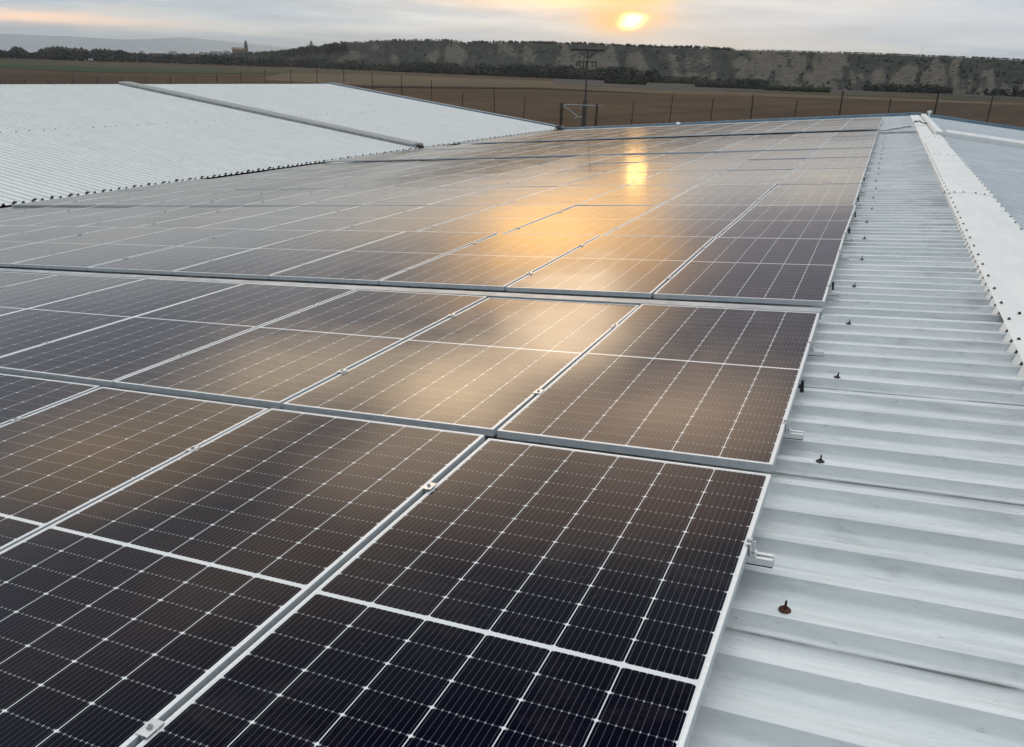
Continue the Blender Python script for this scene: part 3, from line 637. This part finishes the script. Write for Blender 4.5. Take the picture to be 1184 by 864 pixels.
for sx in (1.022, 1.518):
    for k in range(48):
        y = LAP0+RIB*2*k-.0
        if y > 24.9 or y < 1.0: continue
        c = cs if n_ == 0 else cs.copy()
        if n_: C.objects.link(c)
        c.location = (sx, y+random.uniform(-.012, .012), ZR-abs(sx-XR)*SL+.0245+.0005); n_ += 1
st = MB()
for y in LAPS:
    for sx in (1.09, 1.19, 1.33, 1.43):
        st.lathe([(.010, 0), (.0095, .003), (.0075, .004), (.0085, .010), (.004, .012)], 8, (sx, y+.05, ZR-abs(sx-XR)*SL+.026))
tag(P(st.build('lap_screws', M['dark'], wh)), 'rows of screws across each ridge cap lap', kind='stuff')

# a scattered row of screws half way up the left slope, and rusty ones along its ridge
lz = lambda x: ZV+.075+(.22-ZV-.075)*(x-XV+.12)/(XL-XV+.12)
nrm = Vector((-(.22-ZV-.075)/(XL-XV+.12), 0, 1)); dd_ = ray(160, 144.5); kk_ = (Vector((XV-.12, 0, ZV+.075))-CAM).dot(nrm)/dd_.dot(nrm); XM = (CAM+dd_*kk_).x
for mt_, xx, y0_, n_, st_, nm in ((M['dark'], XM, 12., 52, .416, 'sheet_screw'), (M['rust'], XL+.22, 20., 24, .832, 'ridge_screw')):
    q0 = P(MB().lathe([(.020, -.004), (.020, .004), (.010, .008), (.010, .018), (.004, .02)], 8).build(nm, mt_, wh))
    for i in range(n_):
        q = q0 if i == 0 else q0.copy()
        if i: C.objects.link(q)
        f = random.uniform(.5, 1.15); q.scale = (f, f, f); x_ = xx+random.uniform(-.06, .06); q.location = (x_, LAP0+RIB*round((y0_-LAP0)/RIB)+st_*i, lz(x_)+.003)
ct = MB().box((-14.55, 4.668, -.016), (.0, 4.775, -.009)).box((-14.55, 4.668, -.055), (.0, 4.672, -.016)).box((-14.55, 4.771, -.055), (.0, 4.775, -.016)).build('tray_channel', M['galv'])
tr_ = empty('cable_tray', (0, 0, 0)); ct.parent = tr_; tr_.rotation_euler = (0, -.0935, 0); tag(tr_, 'flat pale metal cable tray in the wide gap behind the second panel row', 'cable tray')
for q in range(9): MB().box((-14.3+q*1.75, 4.69, -.088), (-14.24+q*1.75, 4.75, -.0555)).build('tray_foot', M['galv'], tr_)
# roof bits that are separate things
ck = MB(); pts = []
pa = Vector((.86, 29.5, .86*SL-RD+.03)); pe = Vector((-.10, 26.2, -.1*SL-RD+.06))
for i in range(14):
    f = i/13; q = pa.lerp(pe, f); pts.append((q.x+.05*nz(f*6, 1), q.y+.3*nz(f*5, 8), q.z+.02*abs(nz(f*9))))
ck.tube(pts, .016, 6); tag(ck.build('roof_cable', M['cable'], smooth=True), 'black cable trailing from the ridge to the far corner of the solar array', 'cable')
ck = MB(); pts = [(1.0+.35*i/9, 32+1.0*math.sin(i*.5), ZR+.04+.02*math.sin(i*1.7)) for i in range(10)]
ck.tube(pts, .022, 6); tag(ck.build('roof_cable', M['cable'], smooth=True), 'short dark cable crossing the far end of the ridge cap', 'cable')
a = at(1075, 129.5, 39.5); b = MB().lathe([(.035, -.5), (.035, -.02), (.09, -.01), (.085, .05), (.03, .07)], 12); vp = b.build('roof_vent', M['white'], smooth=False); vp.location = (a.x, a.y, a.z-.02); tag(vp, 'small white capped vent pipe at the far end of the ridge', 'vent')
a = at(775, 141, 40.0); b = MB()
bm = bmesh.new(); bmesh.ops.create_icosphere(bm, subdivisions=3, radius=.11)
for v in bm.verts: v.co *= 1+.35*nz(v.co.x*6, v.co.y*6, v.co.z*6); v.co.z *= .6
me = bpy.data.meshes.new('sandbag'); bm.to_mesh(me); bm.free(); me.materials.append(M['cap']); o = bpy.data.objects.new('sandbag', me); C.objects.link(o); o.location = (a.x, YE-.3, ZR-(XR-a.x)*SL+.09); tag(o, 'pale lumpy sandbag lying on the far roof edge', 'sandbag')
a = at(656, 149, 40); b = MB().lathe([(.20, -.25), (.22, .02), (.16, .05), (.14, .12), (.05, .14)], 10); o = b.build('gutter_outlet', M['dark']); o.location = (XV-.1, YE-.5, ZV+.10); tag(o, 'dark outlet cap at the far end of the roof valley', 'drain cap')
a = at(511, 171, 26); b = MB().lathe([(.13, -.1), (.14, .0), (.07, .05)], 9); o = b.build('joint_end_cap', M['dark']); o.location = (XV-.15, 25.95, ZV+.12); o.parent = wh; P(o)
# sheet-edge tear: tiny cable stubs poking from under the first row
ck = MB().tube([(-.03, 2.12, -.08), (.00, 2.10, -.108), (.02, 2.05, -.122), (.045, 2.01, -.126)], .003, 6).build('panel_lead', M['cable'], smooth=True); tag(ck, 'thin grey lead poking out from under the nearest corner panel', 'cable')

# ------------------------------------------------------------------ solar panels
PW, PL, PT, ST = 1.106, 2.279, .032, 1.123
proto = empty('solar_panel')
lip = .0112
b = MB()
x0, x1, y0, y1 = -PW, 0, 0, PL
def ring(z, i): return [(x0+i, y0+i, z), (x1-i, y0+i, z), (x1-i, y1-i, z), (x0+i, y1-i, z)]
rings = [ring(-PT, .030), ring(-PT, 0), ring(-.0012, 0), ring(0, .0012), ring(0, lip-.0008), ring(-.0016, lip)]
b.add(sum(rings, []), [(r_*4+i, r_*4+(i+1) % 4, (r_+1)*4+(i+1) % 4, (r_+1)*4+i) for r_ in range(5) for i in range(4)])
fr_ = b.build('frame', M['alu'], proto); fr_.data.materials.append(M['alu_side_shaded'])
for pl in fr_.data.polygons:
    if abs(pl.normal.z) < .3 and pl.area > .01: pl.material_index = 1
b = MB().add([(x0+lip-.001, y0+lip-.001, -.0015), (x1-lip+.001, y0+lip-.001, -.0015), (x1-lip+.001, y1-lip+.001, -.0015), (x0+lip-.001, y1-lip+.001, -.0015)], [(0, 1, 2, 3)])
b.build('glass', M['glass'], proto, recalc=False)
MB().box((x0+.012, y0+.012, -.009), (x1-.012, y1-.012, -.006)).build('back_sheet', M['white'], proto)
ROWS = [(0.0, -.0078, .0035, .0050, .0023, -.0024), (2.3814, -.0056, .0006, -.0073, -.0024, .0060), (4.926, .0001, -.0013, .0069, -.0014, .0028), (7.2379, .0137, -.0028, .0049, .0018, -.0185*.4)]
yy = 9.60
for r_ in range(7):
    ROWS.append((yy, .02+.006*r_, random.uniform(-.004, .004), random.uniform(-.003, .003), random.uniform(-.002, .002), 0.)); yy += PL+(.045 if r_ % 2 == 0 else .19)
NM = len(ROWS)
yy = 27.75
for r_ in range(4): ROWS.append((yy, .08, random.uniform(-.003, .003), random.uniform(-.003, .003), 0., 0.)); yy += PL+.03
THETA = .0935
def rowframe(ri, l, x):                   # a point of row ri: l metres up the row, x metres down the slope
    y0_, dx, dz, t, ds, yw = ROWS[ri]; s_ = THETA+ds; X_ = x+dx+yw*l
    return Vector((-X_*math.cos(s_), y0_+l-yw*X_, -X_*math.sin(s_)+dz+t*l))
NC = 13; first = True
WORDN = ORD
for ri in range(len(ROWS)):
    for c_ in range(NC):
        o = proto if first else copy_tree(proto); first = False
        org = rowframe(ri, 0, c_*ST); ex = (org-rowframe(ri, 0, c_*ST+1)).normalized(); ey = (rowframe(ri, 1, c_*ST)-org); ey = (ey-ex*ey.dot(ex)).normalized(); ez = ex.cross(ey)
        mt_ = Matrix((ex, ey, ez)).transposed().to_4x4()
        j = Matrix.Rotation(random.uniform(-.0026, .0026), 4, 'X')@Matrix.Rotation(random.uniform(-.0032, .0032), 4, 'Y')
        o.matrix_world = Matrix.Translation(org)@mt_@j
        if ri < NM:
            tag(o, 'black panel in the %s row from the camera, %s from the ridge strip' % (ORD[ri], ORD[c_]), 'solar panel', 'solar panels of the main array')
        else:
            tag(o, 'solar panel beyond the roof joint, %s row there, %s from the ridge side' % (ORD[ri-NM], ORD[c_]), 'solar panel', 'solar panels beyond the roof joint')
# end brackets on short rails along the right-hand edge
def bracket():
    e = empty('rail_bracket')
    r = MB(); L0, L1 = -.16, .070       # open channel seen from its end, resting on a rib
    for lo, hi in (((L0, -.019, -.0600), (L1, .019, -.0570)), ((L0, -.019, -.0570), (L1, -.016, -.0385)), ((L0, .016, -.0570), (L1, .019, -.0385)), ((L0, -.016, -.0425), (L1, -.007, -.0385)), ((L0, .007, -.0425), (L1, .016, -.0385))): r.box(lo, hi)
    r.build('rail', M['alu'], e)
    MB().box((-.155, -.020, -.0635), (.071, .020, -.0602)).box((-.15, -.012, -.0915), (-.02, .012, -.0637)).build('rubber_pad', M['dark'], e)
    cl = MB().box((-.009, -.020, .0012), (.006, .020, .0045)).box((.003, -.020, -.034), (.006, .020, .0008)).box((.0065, -.020, -.037), (.022, .020, -.034)).build('end_clamp', M['steel'], e)
    MB().lathe([(.0062, -.0335), (.0062, -.026), (.0035, -.0255), (.0035, .006)], 6, (.014, 0, 0)).build('bolt', M['steel'], cl)
    MB().lathe([(.007, .0048), (.007, .0085), (.003, .009)], 6, (-.001, 0, 0)).build('bolt_head', M['galv'], cl)
    return e
pb_ = bracket(); first = True; YB = [(0, .55), (0, 1.79), (1, .43), (1, 1.62), (2, .43), (2, 1.70), (3, .36), (3, 1.54)]+[(r_, q) for r_ in range(4, NM) for q in (.5, 1.75)]
YB = [q for q in YB]
for i, (ri, l) in enumerate(YB):
    o = pb_ if first else copy_tree(pb_); first = False
    y0_, dx, dz, t, ds, yw = ROWS[ri]; o.location = rowframe(ri, l, 0); o.rotation_euler = (0, -THETA, 0)
    tag(o, 'metal rail end with clamp holding the array edge, %s bracket from the camera' % ORD[i], 'bracket', 'rail brackets along the edge of the array')
# mid clamps bridging the seams
def midclamp():
    e = empty('panel_clamp')
    MB().box((-.019, -.025, .0012), (.019, .025, .0042)).box((-.0045, -.025, -.03), (.0045, .025, .001)).build('clamp_plate', M['steel'], e)
    MB().lathe([(.0085, .0045), (.0085, .0052), (.0062, .0056), (.0062, .0100), (.0032, .0098), (.003, .0062)], 6).build('bolt', M['galv'], e)
    return e
pm = midclamp(); first = True
for ri in range(8):
    for c_ in range(1, NC):
        for l, wq in (((.58, 'nearer'), (1.815, 'farther')) if ri == 0 else ((.48, 'nearer'), (1.72, 'farther'))):
            o = pm if first else copy_tree(pm); first = False
            o.location = rowframe(ri, l, c_*ST-.0085)+Vector((0, random.uniform(-.02, .02), 0)); o.rotation_euler = (0, -THETA, 0)
            tag(o, '%s silver clamp in the %s panel row, bridging the %s seam from the ridge side' % (wq, ORD[ri], ORD[c_-1]), 'clamp', 'clamps bridging the panel seams')
# black clips under the edge
cp = MB().box((-.01, -.012, -.05), (.018, .012, -.034)).box((.004, -.010, -.034), (.018, .010, -.012)).lathe([(.010, -.070), (.008, -.05), (.004, -.045)], 8, (.010, 0, 0)).build('cable_clip', M['dark'])
first = True
for i, (ri, l) in enumerate(((1, 1.02), (2, .62), (3, .8), (3, 1.85), (4, .9), (5, .9))):
    o = cp if first else cp.copy()
    if not first: C.objects.link(o)
    first = False; o.location = rowframe(ri, l, 0)+Vector((.004, 0, 0)); o.rotation_euler = (0, -THETA, 0)
    tag(o, 'small black cable clip under the array edge, %s one from the camera' % ORD[i], 'clip', 'cable clips under the array edge')

# ------------------------------------------------------------------ haze
hb_ = MB().box((-17600, -3100, GZ-1), (9100, 17600, 480)); hm = bpy.data.materials.new('haze_air'); hm.use_nodes = True; t = NT(hm.node_tree); t.n.clear()
pv = t.new('ShaderNodeVolumePrincipled'); pv.inputs['Color'].default_value = (.84, .94, 1., 1); pv.inputs['Density'].default_value = 7e-5; pv.inputs['Anisotropy'].default_value = .55
om = t.new('ShaderNodeOutputMaterial'); t.l.new(pv.outputs[0], om.inputs['Volume'])
tag(hb_.build('haze', hm), 'thin evening haze over the plain', 'haze', None, 'stuff')
